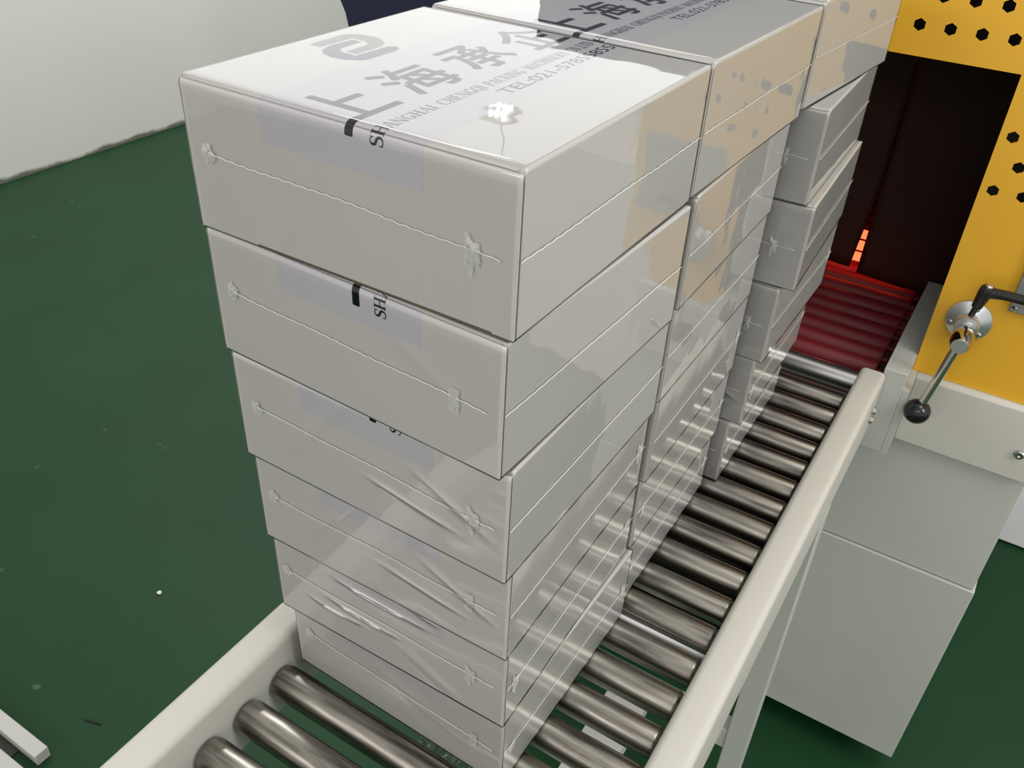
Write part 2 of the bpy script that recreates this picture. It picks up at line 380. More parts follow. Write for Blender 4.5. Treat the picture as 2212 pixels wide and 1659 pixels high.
def tri(bmname, poly, m, parent, off):
    bm = bmesh.new(); f = bm.faces.new([bm.verts.new((a, b, BH+off)) for a, b in poly]); bmesh.ops.triangulate(bm, faces=[f]); return obj(bmname, bm, m, parent)

# ------------------------------------------------------------------ cartons
def carton_bm():
    bm = bmesh.new(); y0 = -BD/2; hx = BW/2
    ar = lambda a0, a1: arc(y0+RF, BH-RF, RF, a0, a1, 8)
    ang = lambda yy: math.degrees(math.acos(max(-1, min(1, (yy-(y0+RF))/RF))))
    g0, g1 = y0+0.0011, y0+0.0022
    prism(bm, [(y0, 0)] + ar(180, ang(g0)) + [(g0, 0)], 'x', -hx, hx)               # folded front panel
    prism(bm, [(g0, 0)] + ar(ang(g0), ang(g1)) + [(g1, 0)], 'x', -hx+0.003, hx-0.003)  # recess at the corners
    prism(bm, [(g1, 0)] + ar(ang(g1), 90) + [(BD/2-0.001, BH), (BD/2, BH-0.001), (BD/2, 0)], 'x', -hx, hx)
    return bm
def smooth_clamp(v, a): return max(-a, min(a, v))
def film_bm(seed, ridges=(), amp=0.00045, N=44, Nz=20):
    bm = bmesh.new(); e = 0.0005; r = 0.0010; RE = RF + e
    hx, hy, z0, z1 = BW/2+e, BD/2+e, -e*0.4, BH+e
    cz, hz = (z0+z1)/2, (z1-z0)/2; hs = (hx, hy, hz); off = Vector((seed*3.1, seed*7.7, seed*1.3)); cache = {}
    def vert(p):
        key = tuple(round(c, 6) for c in p)
        if key in cache: return cache[key]
        q = Vector(p); inner = Vector([smooth_clamp(q[i], hs[i]-r) for i in range(3)]); d = q-inner
        L = d.length; n = d.normalized() if L > 1e-9 else Vector((0, 0, 1)); pos = inner + n*r
        if q.y < -hy+RE and q.z > hz-RE:
            dd = Vector((0, pos.y-(-hy+RE), pos.z-(hz-RE)))
            # wrap the folded front top edge: square corner -> arc
            a1, a2 = abs(dd.y), abs(dd.z); m_ = max(a1, a2)/RE; t_ = math.atan2(a2, a1)
            f_ = Vector((0, -math.cos(t_), math.sin(t_)))
            if m_ > 0.98 and abs(n.x) < 0.8: pos = Vector((pos.x, -hy+RE, hz-RE)) + f_*RE; n = f_
            elif dd.length > RE: pos = Vector((pos.x, -hy+RE, hz-RE)) + f_*RE*min(1, m_)
        w = Vector((pos.x, pos.y, pos.z))
        a = 0.5+0.5*noise.noise(w*13 + off); b = 0.5+0.5*noise.noise(w*45+off*2)
        edge = min(hs[0]-abs(q.x) if abs(n.x) < .5 else 9, hs[1]-abs(q.y) if abs(n.y) < .5 else 9, hs[2]-abs(q.z) if abs(n.z) < .5 else 9)
        h = (amp*a*0.8 + amp*0.30*b*math.exp(-edge/0.012)) * (0.35 if n.z > 0.7 else 1)
        if n.y < -0.7 or n.x > 0.7:
            for (side, cu, cv, L2, wd, ang, ht) in ridges:
                if (side == 'f') != (n.y < -0.7): continue
                u = q.x if side == 'f' else q.y; v = q.z; ca, sa = math.cos(ang), math.sin(ang)
                du = (u-cu)*ca+(v-cv)*sa; dv = -(u-cu)*sa+(v-cv)*ca
                h += ht*math.exp(-(du/L2)**4)*math.exp(-(dv/wd)**2)
        if abs(n.z) > 0.7: h = min(h, 0.00045) if n.z > 0 else 0
        pos = pos + n*h; pos.z += cz
        cache[key] = bm.verts.new(pos); return cache[key]
    def axis(h, n):
        # denser near the edges
        return [h*math.sin(math.pi/2*(-1+2*i/n)) if False else h*(-1+2*i/n) for i in range(n+1)]
    def full(h, n): k = 0.0045; return [-h, -h+r*0.4, -h+r, -h+0.0020, -h+0.0032] + [(-h+k) + (2*h-2*k)*i/n for i in range(n+1)] + [h-0.0032, h-0.0020, h-r, h-r*0.4, h]
    ax, ay, az = full(hx, N), full(hy, N), full(hz, Nz)
    for s in (-1, 1):
        for A, B, mk in ((ax, ay, lambda a, b: (a, b, s*hz)), (ax, az, lambda a, b: (a, s*hy, b)), (ay, az, lambda a, b: (s*hx, a, b))):
            for i in range(len(A)-1):
                for j in range(len(B)-1):
                    vs = [vert(mk(A[i], B[j])), vert(mk(A[i+1], B[j])), vert(mk(A[i+1], B[j+1])), vert(mk(A[i], B[j+1]))]
                    if len(set(vs)) == 4:
                        try: bm.faces.new(vs)
                        except ValueError: pass
    return bm
def seam_bm(seed):
    bm = bmesh.new(); rnd = random.Random(seed); o = 0.0018; zc = BH*0.5
    def run(p0, p1, nrm, wob):
        n = 46; pts = []
        for i in range(n+1):
            t = i/n; p = Vector(p0).lerp(Vector(p1), t)
            p.z += wob*noise.noise(Vector((t*3+seed, seed, 0))) + 0.00022*(1 if i % 2 else -1)
            pts.append(p)
        tube(bm, pts, 0.00023, 5)
    hx, hy = BW/2+o*0.72, BD/2+o*0.72
    run((hx, -hy+0.002, zc), (hx, hy-0.002, zc), (1, 0, 0), 0.0008)
    run((-hx+0.012, -hy, zc+0.004), (hx-0.008, -hy, zc-0.001), (0, -1, 0), 0.0016)
    run((-hx, hy-0.002, zc), (-hx, -hy+0.002, zc), (-1, 0, 0), 0.002)
    run((hx-0.008, hy, zc), (-hx+0.012, hy, zc), (0, 1, 0), 0.0016)
    return bm
def gather_bm(seed, size, n=12):
    # crumpled pucker of film where the seam turns a corner
    bm = bmesh.new(); rnd = random.Random(seed); g = []
    for i in range(n+1):
        row = []
        for j in range(n+1):
            u, v = i/n*2-1, j/n*2-1; r = math.hypot(u, v)
            a = math.atan2(v, u)
            rr = size*(0.75+0.5*noise.noise(Vector((math.cos(a)*1.5+seed, math.sin(a)*1.5, 0))))
            h = 0.0014*(1-min(r, 1))*(0.5+noise.noise(Vector((u*3.2+seed*3, v*3.2, seed)))) + 0.0011
            row.append(bm.verts.new((u*rr*0.55, -h, v*rr)))
        g.append(row)
    for i in range(n):
        for j in range(n):
            u, v = (i+.5)/n*2-1, (j+.5)/n*2-1
            if math.hypot(u, v) < 0.97: bm.faces.new((g[i][j], g[i+1][j], g[i+1][j+1], g[i][j+1]))
    loose = [v for v in bm.verts if not v.link_faces]; bmesh.ops.delete(bm, geom=loose, context='VERTS')
    return bm

def make_box():
    t = thing('shrink_wrapped_box', 'x', 'box')
    c = obj('carton', carton_bm(), MT['card'], t, smooth=math.radians(30))
    ts = -(BH - 0.0505 - 0.0) ; s_end = RF - RF*math.pi/2 - (0.019 - RF)
    tp = wrap_mesh('packing_tape', [[(s_end, -0.0403), (BD-0.0005, -0.0403), (BD-0.0005, 0.0435), (s_end, 0.0435)]], MT['tape'], t, 0.00006)
    tp['label'] = 'wide off-white printed packing tape'
    pr = wrap_mesh('tape_lettering', PP, MT['ink'], tp, 0.00012); pr['label'] = 'black chinese and english lettering'
    lg = tri('logo_hook', LG, MT['logog'], c, 0.00010); lg['label'] = 'olive green upper hook of the logo'
    lv = tri('logo_hook', LV, MT['logov'], c, 0.00010); lv['label'] = 'violet grey lower hook of the logo'
    return t
def shifted_print(d):
    o = wrap_mesh('tape_lettering', [[(a-d, b) for a, b in p] for p in PP if min(a for a, b in p) - d > -0.012], MT['ink'], None, 0.00012); me = o.data; bpy.data.objects.remove(o); return me
films = []
RID = [(), (('f', 0.045, 0.008, 0.02, 0.0012, -0.5, 0.0005),),
       (('f', 0.030, -0.012, 0.025, 0.0018, -0.15, 0.0012), ('f', 0.055, 0.000, 0.022, 0.0020, -0.45, 0.0012), ('f', -0.03, 0.010, 0.03, 0.003, 0.9, 0.0004)),
       (('f', -0.004, 0.018, 0.030, 0.0019, -0.03, 0.0025), ('f', -0.018, -0.004, 0.024, 0.0018, -0.05, 0.0024), ('f', -0.040, -0.012, 0.018, 0.0017, -0.02, 0.0022), ('f', 0.022, 0.028, 0.016, 0.0018, -0.20, 0.0018), ('f', 0.03, -0.02, 0.03, 0.004, -0.4, 0.0005)),
       (('f', -0.062, 0.004, 0.008, 0.0016, -0.5, 0.0008), ('f', 0.02, 0.0, 0.04, 0.004, -0.3, 0.0004))]
for k in range(5):
    bm = film_bm(k+1, RID[k], N=60 if k in (2, 3) else 44, Nz=100 if k in (2, 3) else 20); me = bpy.data.meshes.new('shrink_film'); bmesh.ops.recalc_face_normals(bm, faces=bm.faces); bm.to_mesh(me); bm.free(); me.materials.append(MT['film']); me.shade_smooth(); films.append(me)
seams = []
for k in range(4):
    bm = seam_bm(k+1); me = bpy.data.meshes.new('film_seam'); bm.to_mesh(me); bm.free(); me.materials.append(MT['seam']); me.shade_smooth(); seams.append(me)
gath = []
for k in range(4):
    bm = gather_bm(k+1, 0.0095 if k % 2 == 0 else 0.007); me = bpy.data.meshes.new('film_pucker'); bm.to_mesh(me); bm.free(); me.materials.append(MT['pucker']); me.shade_smooth(); gath.append(me)

proto = make_box(); first = True
def copy_tree(o, parent=None):
    c = o.copy(); COL.objects.link(c); c.parent = parent
    for ch in list(o.children): copy_tree(ch, c)
    return c
def part(name, me, parent, loc=(0, 0, 0), rz=0):
    o = bpy.data.objects.new(name, me); COL.objects.link(o); o.parent = parent; o.location = loc; o.rotation_euler = (0, 0, rz); return o
PITCH = 0.071
stacks = [
    ('near', [(0.0036, -0.0411, -0.0087), (0.0036, -0.0400, -0.0374), (0.0026, -0.0355, -0.0070), (-0.0017, -0.0272, 0.0149), (-0.0044, -0.0205, 0.0144), (-0.0037, -0.0126, -0.0165)]),
    ('middle', [(0.0065, 0.1372, -0.030), (0.0045, 0.1400, 0.010), (0.0015, 0.1450, 0.004), (0.000, 0.1500, 0.006), (-0.004, 0.1580, -0.004), (-0.008, 0.1640, 0.004)]),
    ('far', [(0.0150, 0.3320, -0.095), (0.0190, 0.3370, 0.033), (0.0240, 0.3400, 0.045), (0.0180, 0.3440, -0.008), (0.0100, 0.3480, 0.010), (0.0010, 0.3500, 0.004)]),
]
ORD = ['topmost box', 'second box from the top', 'third box from the top', 'fourth box from the top', 'second box from the bottom', 'bottom box']
LAB = {
 ('near', 0): 'white shrink-wrapped carton with fully visible logo and lettering, top of the nearest stack',
 ('near', 1): 'white wrapped carton directly under the top carton of the nearest stack',
 ('near', 2): 'white wrapped carton third from the top of the nearest stack',
 ('near', 3): 'white wrapped carton fourth from the top of the nearest stack',
 ('near', 4): 'white wrapped carton second from the bottom of the nearest stack',
 ('near', 5): 'white wrapped carton lying on the rollers at the bottom of the nearest stack',
 ('middle', 0): 'wrapped carton on top of the middle stack, bluish sheen over its lettering',
 ('middle', 1): 'white wrapped carton second from the top of the middle stack',
 ('middle', 2): 'white wrapped carton third from the top of the middle stack',
 ('middle', 3): 'white wrapped carton fourth from the top of the middle stack',
 ('middle', 4): 'white wrapped carton second from the bottom of the middle stack',
 ('middle', 5): 'white wrapped carton on the rollers at the bottom of the middle stack',
 ('far', 0): 'wrapped carton on top of the far stack, in front of the yellow panel',
 ('far', 1): 'white wrapped carton just under the far stack top carton, jutting out by the curtain',
 ('far', 2): 'white wrapped carton third from the top of the far stack, jutting furthest right',
 ('far', 3): 'white wrapped carton fourth from the top of the far stack',
 ('far', 4): 'white wrapped carton second from the bottom of the far stack',
 ('far', 5): 'white wrapped carton on the rollers at the bottom of the far stack',
}
FV = {'near': [0, 1, 2, 2, 3, 4], 'middle': [1, 0, 4, 1, 0, 2], 'far': [4, 1, 0, 1, 2, 0]}
n = 0
roots = []
for st, lst in stacks:
    for i, (x, y, a) in enumerate(lst):
        t = copy_tree(proto) if n else proto
        roots.append((st, i, t, x, y, a)); n += 1
for n, (st, i, t, x, y, a) in enumerate(roots):
    t.location = (x, y, (5-i)*PITCH + 0.0006); t.rotation_euler = (0, 0, a)
    t['label'] = LAB[(st, i)]; t['group'] = 'wrapped cartons stacked on the roller conveyor'
    part('shrink_film', films[FV[st][i]], t)
    part('film_seam', seams[n % 4], t)
    if (st, i) in (('near', 1), ('near', 5)):
        for tc_ in t.children_recursive:
            if tc_.name.startswith('tape_lettering'): tc_.data = shifted_print(0.0052 if i == 1 else 0.0045)
    if (st, i) == ('near', 0):
        kb = bmesh.new()
        for q in range(60): box(kb, (-0.050+q*0.0021, -BD/2-0.0003, 0.0001 + 0.0003*(q % 2)), (-0.050+q*0.0021+0.0019, -BD/2+0.0001, 0.0012))
        ke = obj('flap_edge', kb, MT['kraft'], t); ke['label'] = 'brown corrugated edge of the bottom flap'
    r = random.Random(n)
    part('film_pucker', gath[n % 2 * 2], t, (BW/2-0.022+r.uniform(-.003, .003), -BD/2, BH*0.47))
    part('film_pucker', gath[1 + n % 2 * 2], t, (-BW/2+0.010+r.uniform(-.002, .004), -BD/2, BH*0.55))
    if i >= 3: part('film_pucker', gath[(n+1) % 4], t, (BW/2, BD/2-0.010, BH*0.5), math.pi/2)
    if i >= 4: part('film_pucker', gath[n % 4], t, (BW/2, -BD/2+0.010, BH*0.45), math.pi/2)

# ------------------------------------------------------------------ roller conveyor
cv = thing('roller_conveyor', 'roller conveyor with cream grey side rails and steel rollers under the stacks', 'conveyor', (0.0275, 0, FLOOR))
Z0 = -FLOOR; CX = 0.0275
def cpart(name, bm, m, parent=cv, **k):
    bmesh.ops.translate(bm, verts=bm.verts, vec=(-CX, 0, Z0)); return obj(name, bm, m, parent, **k)
YA, YB = -0.62, 0.510
ZT = 0.022
for x0, x1 in ((-0.1278, -0.1012), (0.1562, 0.1828)):
    bm = bmesh.new(); rr = 0.006
    prof = [(x0, -0.045)] + arc(x0+rr, ZT-rr, rr, 180, 90, 6) + arc(x1-rr, ZT-rr, rr, 90, 0, 6) + [(x1, -0.045), (x1-0.003, -0.045), (x1-0.003, -0.052), (x0+0.003, -0.052), (x0+0.003, -0.045)]
    prism(bm, prof, 'y', YA, YB); cpart('side_rail', bm, MT['rail'], smooth=math.radians(35))
PY = 0.0347; RR = 0.0122
def roller_bm():
    bm = bmesh.new(); x0, x1 = -0.0992, 0.1542; c = 0.0045
    prof = [(0.006, 0.0)] + [(RR-c+c*math.sin(t), c-c*math.cos(t)) for t in [math.pi/2*k/6 for k in range(7)]] + [(RR, 0.1)]
    L = x1-x0
    prof += [(RR-c+c*math.sin(t), L-c+c*math.cos(t)) for t in [math.pi/2*(6-k)/6 for k in range(7)]] + [(0.006, L)]
    lathe(bm, prof, (x0-CX, 0, 0), (1, 0, 0), 40); return bm
rp = obj('roller', roller_bm(), MT['steel'], cv, smooth=math.radians(35))
axb = bmesh.new(); lathe(axb, [(0.0032, 0), (0.0032, 0.262)], (-0.103-CX, 0, 0), (1, 0, 0), 6)
ax = obj('roller_axle', axb, MT['steel'], rp)
ys = [0.4780 - PY*k for k in range(-0, 31)]
for k, y in enumerate(ys):
    if k == 0: o = rp
    else:
        o = rp.copy(); COL.objects.link(o); o.parent = cv; a = ax.copy(); COL.objects.link(a); a.parent = o
    o.location = (0, y, Z0 - RR - 0.0003); o.rotation_euler = (k*1.7, 0, 0)
# bright idler roller at the machine's mouth
bm = bmesh.new(); lathe(bm, [(0.004, -0.004), (0.004, 0), (0.0125, 0.0), (0.0135, 0.001), (0.0135, 0.259), (0.0125, 0.260), (0.004, 0.260), (0.004, 0.264)], (-0.098, 0.5315, -0.0135), (1, 0, 0), 36)
o = None; IDL = bm
cpart('dark_under_sheet', boxbm((-0.1012, 0.125, -0.040), (0.1562, 0.505, -0.034)), MT['darksteel'])  # plain dark sheet behind the gaps of the rear rollers
bm = bmesh.new(); 
tube(bm, [(-0.1, 0.079, -0.012), (0.1562, 0.079, -0.012)], 0.0022, 10)
cpart('tie_rod', bm, MT['white'], smooth=math.radians(35))
for x0, x1 in ((-0.1278, -0.1012), (0.1562, 0.1828)):
    for y0, y1 in ((0.332, 0.360), (-0.575, -0.547)):
        l = cpart('leg', boxbm((x0, y0, FLOOR+0.012), (x1, y1, -0.050)), MT['grey'], bevel=0.0015)
        bm = bmesh.new(); lathe(bm, [(0.020, 0), (0.020, 0.006), (0.008, 0.011), (0.008, 0.014)], ((x0+x1)/2, (y0+y1)/2, FLOOR), (0, 0, 1), 20)
        cpart('foot', bm, MT['caster'], smooth=math.radians(35)).parent = l
        l.children[0].matrix_parent_inverse = Matrix.Identity(4)
for y0, y1 in ((0.334, 0.358), (-0.573, -0.549)):
    cpart('cross_beam', boxbm((-0.1012, y0, -0.460), (0.1562, y1, -0.425)), MT['grey'], bevel=0.0015)
cpart('floor_beam', boxbm((0.0, -0.549, -0.470), (0.054, 0.334, -0.445)), MT['grey'], bevel=0.0015)

# ------------------------------------------------------------------ shrink tunnel machine
MX0, MX1, MY0, MY1, MZT = -0.3005, 0.3555, 0.560, 1.75, 0.578
mc = thing('shrink_tunnel', 'yellow and grey heat shrink tunnel with dark red curtain over the rollers', 'machine', (CX, MY0, FLOOR))
def mp(name, bm, m, parent=mc, **k):
    bmesh.ops.translate(bm, verts=bm.verts, vec=(-CX, -MY0, Z0)); return obj(name, bm, m, parent, **k)
def plate_with_holes(outer, holes, y, thick):
    cu = bpy.data.curves.new('p', 'CURVE'); cu.dimensions = '2D'; cu.fill_mode = 'BOTH'; cu.extrude = thick/2
    for pl in [outer]+holes:
        sp = cu.splines.new('POLY'); sp.points.add(len(pl)-1)
        for q, (a, b) in zip(sp.points, pl): q.co = (a, b, 0, 1)
        sp.use_cyclic_u = True
    to = bpy.data.objects.new('p', cu); COL.objects.link(to); dg = bpy.context.evaluated_depsgraph_get(); dg.update()
    me = bpy.data.meshes.new_from_object(to.evaluated_get(dg)); bm = bmesh.new(); bm.from_mesh(me)
    bpy.data.objects.remove(to); bpy.data.meshes.remove(me); bpy.data.curves.remove(cu)
    for v in bm.verts: v.co = Vector((v.co.x, y + v.co.z, v.co.y))
    return bm
def hexa(x, z, r=0.0058): return [(x+r*math.cos(math.pi/3*k+math.pi/2+0.0), z+r*math.sin(math.pi/3*k+math.pi/2)) for k in range(6)]
OX0, OX1, OZT, OZB = CX-0.1755, 0.2034, 0.3303, 0.0090
outer = [(MX0, OZB), (OX0, OZB), (OX0, OZT), (OX1, OZT), (OX1, OZB), (MX1, OZB), (MX1, 0.4300), (MX0, 0.4300)]
holes = []
for r in range(3):
    z = 0.3578 + 0.0263*r
    for i in range(-13, 13):
        x = 0.0791 + 0.0273*i + (0.0137 if r % 2 else 0)
        if MX0+0.03 < x < MX1-0.03: holes.append(hexa(x, z))
for r in range(4):
    z = 0.3015 - 0.0263*(r+0) - 0.0003
    if r == 0: continue
    for i in range(3):
        x = 0.2151 + 0.0267*i + (0.0140 if r % 2 == 0 else 0)
        if x < 0.30: holes.append(hexa(x, z)); 
    for i in range(3):
        holes.append(hexa(2*CX - (0.2151 + 0.0267*i + (0.0140 if r % 2 == 0 else 0)), z))
mp('front_panel', plate_with_holes(outer, holes, MY0+0.001, 0.002), MT['yellow'])['label'] = 'yellow front panel with hexagonal holes'
mp('upper_hood', boxbm((MX0, MY0-0.001, 0.4302), (MX1, MY0+0.002, MZT)), MT['hood'])['label'] = 'blue grey upper hood'
# body shell
mp('side_panel', boxbm((MX1-0.002, MY0+0.003, OZB), (MX1, MY1, MZT)), MT['yellow']); mp('side_panel', boxbm((MX0, MY0+0.003, OZB), (MX0+0.002, MY1, MZT)), MT['yellow'])
mp('top_panel', boxbm((MX0+0.002, MY0+0.003, MZT-0.003), (MX1-0.002, MY1, MZT)), MT['yellow'])
bm = bmesh.new()   # liner: duct walls behind the perforated panel
box(bm, (OX1+0.006, MY0+0.030, OZB), (MX1-0.004, MY0+0.034, MZT-0.005)); box(bm, (MX0+0.004, MY0+0.030, OZB), (OX0-0.006, MY0+0.034, MZT-0.005))
box(bm, (OX0-0.006, MY0+0.030, OZT+0.004), (OX1+0.006, MY0+0.034, MZT-0.005))
mp('inner_liner', bm, MT['dark'])
bm = bmesh.new()
box(bm, (OX1+0.001, MY0+0.034, -0.02), (OX1+0.005, MY1-0.1, OZT+0.02)); box(bm, (OX0-0.005, MY0+0.034, -0.02), (OX0-0.001, MY1-0.1, OZT+0.02))
box(bm, (OX0-0.005, MY0+0.004, OZT+0.004), (OX1+0.005, MY1-0.1, OZT+0.008)); box(bm, (OX0-0.001, MY1-0.104, -0.05), (OX1+0.001, MY1-0.1, OZT+0.004))
mp('tunnel_duct', bm, MT['dark'])
# curtain strips
cy = 0.760
def strip(x0, x1, zb0, zb1, taper=0.0):
    bm = bmesh.new(); n = 14; nz = 22; g = []
    for i in range(n+1):
        row = []
        for j in range(nz+1):
            t = j/nz; u = i/n; zb = zb0+(zb1-zb0)*u
            xa = x0 + (x1-x0)*u - taper*u*max(0, 1-t*3.0)
            yy = cy + 0.0025*math.sin(u*5+x0*90) * (1-t)
            row.append(bm.verts.new((xa, yy, zb+(OZT-0.002-zb)*t)))
        g.append(row)
    f = []
    for i in range(n):
        for j in range(nz): f.append(bm.faces.new((g[i][j], g[i+1][j], g[i+1][j+1], g[i][j+1])))
    bmesh.ops.solidify(bm, geom=f, thickness=0.0015)
    return bm
for args in ((-0.150, -0.072, 0.006, 0.006), (-0.074, 0.0, 0.006, 0.006), (0.002, 0.0895, 0.0165, 0.0150, 0.0090), (0.0905, 0.2010, 0.0075, 0.0060)):
    mp('curtain_strip', strip(*args), MT['curtain'], smooth=True)
# heater glow behind the curtain
bm = bmesh.new(); tube(bm, [(-0.12, 0.785, 0.020), (0.16, 0.785, 0.020)], 0.006, 10); tube(bm, [(-0.12, 0.79, 0.034), (0.16, 0.79, 0.034)], 0.0065, 10); tube(bm, [(-0.12, 0.795, 0.048), (0.16, 0.795, 0.048)], 0.006, 10)
mp('heating_rod', bm, MT['glow'])
# red sleeved rollers inside
srb = bmesh.new(); lathe(srb, [(0.004, -0.004), (0.004, 0), (0.011, 0), (0.0122, 0.002), (0.0122, 0.262), (0.011, 0.264), (0.004, 0.264), (0.004, 0.27)], (-0.097, 0, 0), (1, 0, 0), 28)
bmesh.ops.translate(srb, verts=srb.verts, vec=(-CX, -MY0, Z0-0.0122))
sr = obj('sleeve_roller', srb, MT['red'], mc, smooth=math.radians(35)); sr.location = (0, 0.5720, -0.003)
k = 1
while 0.5720 + 0.0300*k < 1.55:
    o = sr.copy(); COL.objects.link(o); o.parent = mc; o.location = (0, 0.5720+0.0300*k, -0.003); k += 1
for y in (0.526, 0.553):
    o = sr.copy(); COL.objects.link(o); o.parent = mc; o.location = (0, y, -0.047)
o = mp('idler_roller', IDL, MT['galv'], smooth=math.radians(35)); o['label'] = 'brighter smooth end roller'
# inlet plate beside the rollers
mp('inlet_plate', boxbm((0.1790, 0.5115, -0.078), (0.2030, 0.752, 0.0280)), MT['grey'], bevel=0.0008)
mp('inlet_side_plate', boxbm((0.2031, 0.5115, -0.078), (0.2098, MY0+0.0005, 0.0088)), MT['grey'])
mp('inlet_plate', boxbm((-0.1480, 0.5115, -0.078), (-0.1240, 0.752, 0.0280)), MT['grey'], bevel=0.0008)
# base panels and cabinet
def basep(x0, x1):
    bm = bmesh.new()
    prof = [(MY0+0.004, OZB-0.0005), (MY0-0.004, OZB-0.0005), (MY0-0.008, OZB-0.0045), (MY0-0.008, -0.0800), (MY0+0.004, -0.0800)]
    prism(bm, prof, 'x', x0, x1); return bm
bp_ = mp('base_panel', basep(0.2100, MX1), MT['rail'], bevel=0.0008); mp('base_panel', basep(MX0, OX0-0.006), MT['rail'], bevel=0.0008)
for zz in (-0.0465,):
    bm = bmesh.new(); lathe(bm, [(0.0055, 0), (0.0055, 0.002), (0.004, 0.0035), (0.002, 0.0035), (0.002, 0.002), (0, 0.002)], (0.3330, MY0-0.008, zz), (0, -1, 0), 20)
    mp('bolt', bm, MT['chrome'], smooth=math.radians(35))
mp('upper_cabinet', boxbm((MX0+0.003, MY0+0.003, -0.2585), (MX1-0.003, MY1, -0.0790)), MT['grey'], bevel=0.001)
lc = mp('lower_cabinet', boxbm((MX0, MY0, -0.6070), (MX1, MY1, -0.2600)), MT['grey'], bevel=0.001)
bm = bmesh.new(); box(bm, (MX0+0.004, MY0+0.004, -0.081), (OX0, MY1, OZB)); box(bm, (OX1+0.006, MY0+0.004, -0.081), (MX1-0.004, MY1, OZB))
box(bm, (OX0, MY0+0.02, -0.081), (OX1+0.006, MY1, -0.075)); mp('base_frame', bm, MT['grey'])
for x, y in ((0.302, 0.615), (-0.247, 0.615), (0.302, 1.69), (-0.247, 1.69)):
    bm = bmesh.new(); box(bm, (x-0.018, y-0.018, -0.6110), (x+0.018, y+0.018, -0.6070)); box(bm, (x-0.014, y-0.012, -0.6400), (x-0.012, y+0.012, -0.6110)); box(bm, (x+0.012, y-0.012, -0.6400), (x+0.014, y+0.012, -0.6110))
    c = mp('caster', bm, MT['panelgrey'])
    bm = bmesh.new(); lathe(bm, [(0.004, 0), (0.019, 0), (0.0215, 0.004), (0.0215, 0.018), (0.019, 0.022), (0.004, 0.022)], (x-0.011, y, FLOOR+0.0215), (1, 0, 0), 28)
    mp('wheel', bm, MT['caster'], c, smooth=math.radians(35))
# hex screws of the rail end
bm = bmesh.new()
for z in (-0.002, -0.014): lathe(bm, [(0.0045, 0), (0.0045, 0.003), (0.002, 0.0045), (0, 0.0045)], (0.1830, 0.480, z-0.006), (1, 0, 0), 6)
cpart('rail_screw', bm, MT['chrome'])

# crank handle on the yellow panel
ch = mp('crank_handle', (lambda b: (lathe(b, [(0.0222, 0), (0.0222, 0.004), (0.0195, 0.0052), (0.0120, 0.010), (0.0120, 0.020), (0.0112, 0.0215), (0.0095, 0.0215), (0.0, 0.0215)], (0.2378, MY0, 0.0856), (0, -1, 0), 48), b)[1])(bmesh.new()), MT['alu'], smooth=math.radians(35))
ch['label'] = 'flanged crank handle with black ball knob'
bm = bmesh.new(); lathe(bm, [(0.0088, 0), (0.0088, 0.008), (0.0112, 0.012), (0.0112, 0.022), (0.0105, 0.032), (0.0082, 0.0378), (0.0, 0.0378)], (0.2385, MY0-0.0213, 0.0830), (0, -1, 0), 40)
mp('hub', bm, MT['chrome'], ch, smooth=math.radians(35))
bm = bmesh.new(); lathe(bm, [(0.0078, 0), (0.0078, 0.0009), (0.0, 0.0009)], (0.2385, MY0-0.0590, 0.0830), (0, -1, 0), 32); mp('end_cap', bm, MT['alu'], ch)
rodp = Vector((0.2375, 0.5200, 0.0760)); ball = Vector((0.2235, 0.5080, -0.0085))
bm = bmesh.new(); lathe(bm, [(0.0047, 0), (0.0047, (ball-rodp).length-0.008)], rodp, ball-rodp, 20); mp('crank_rod', bm, MT['chrome'], ch, smooth=math.radians(35))
bm = bmesh.new(); bmesh.ops.create_uvsphere(bm, u_segments=36, v_segments=20, radius=0.0137); bmesh.ops.translate(bm, verts=bm.verts, vec=ball); mp('ball_knob', bm, MT['knob'], ch, smooth=True)
bm = bmesh.new()
for a in (200, 320, 80):
    lathe(bm, [(0.0035, 0), (0.0035, 0.003), (0.002, 0.0042), (0.0, 0.0042)], (0.2378+0.0168*math.cos(math.radians(a)), MY0-0.005, 0.0856+0.0168*math.sin(math.radians(a))), (0, -1, 0), 16)
mp('flange_screws', bm, MT['chrome'], ch, smooth=math.radians(35))
bm = bmesh.new(); lathe(bm, [(0.0019, 0), (0.0019, 0.0003)], (0.2385-0.001, MY0-0.0213-0.015, 0.0830+0.0112), (0, 0, 1), 16); mp('grub_hole', bm, MT['hole'], ch)
# black clamping lever
lv = mp('clamp_lever', (lambda b: (lathe(b, [(0.0030, 0), (0.0030, 0.013), (0.0052, 0.015), (0.0066, 0.030), (0.0070, 0.034), (0.0066, 0.040), (0.0045, 0.043), (0.0, 0.043)], (0.2378, MY0-0.0140, 0.0960), (0.14, -0.25, 1), 28),
      tube(b, [(0.2440, MY0-0.0225, 0.1300), (0.2600, MY0-0.0250, 0.1330), (0.2850, MY0-0.0290, 0.1350), (0.3050, MY0-0.031, 0.1375)], [0.0058, 0.0050, 0.0048, 0.0056], 16), b)[2])(bmesh.new()), MT['blackp'], smooth=math.radians(35))
bm = bmesh.new(); lathe(bm, [(0.0040, 0), (0.0040, 0.002), (0.0028, 0.0034), (0, 0.0034)], (0.2437, MY0-0.0245, 0.1368), (0.14, -0.25, 1), 20); mp('lever_screw', bm, MT['chrome'], lv, smooth=math.radians(35))
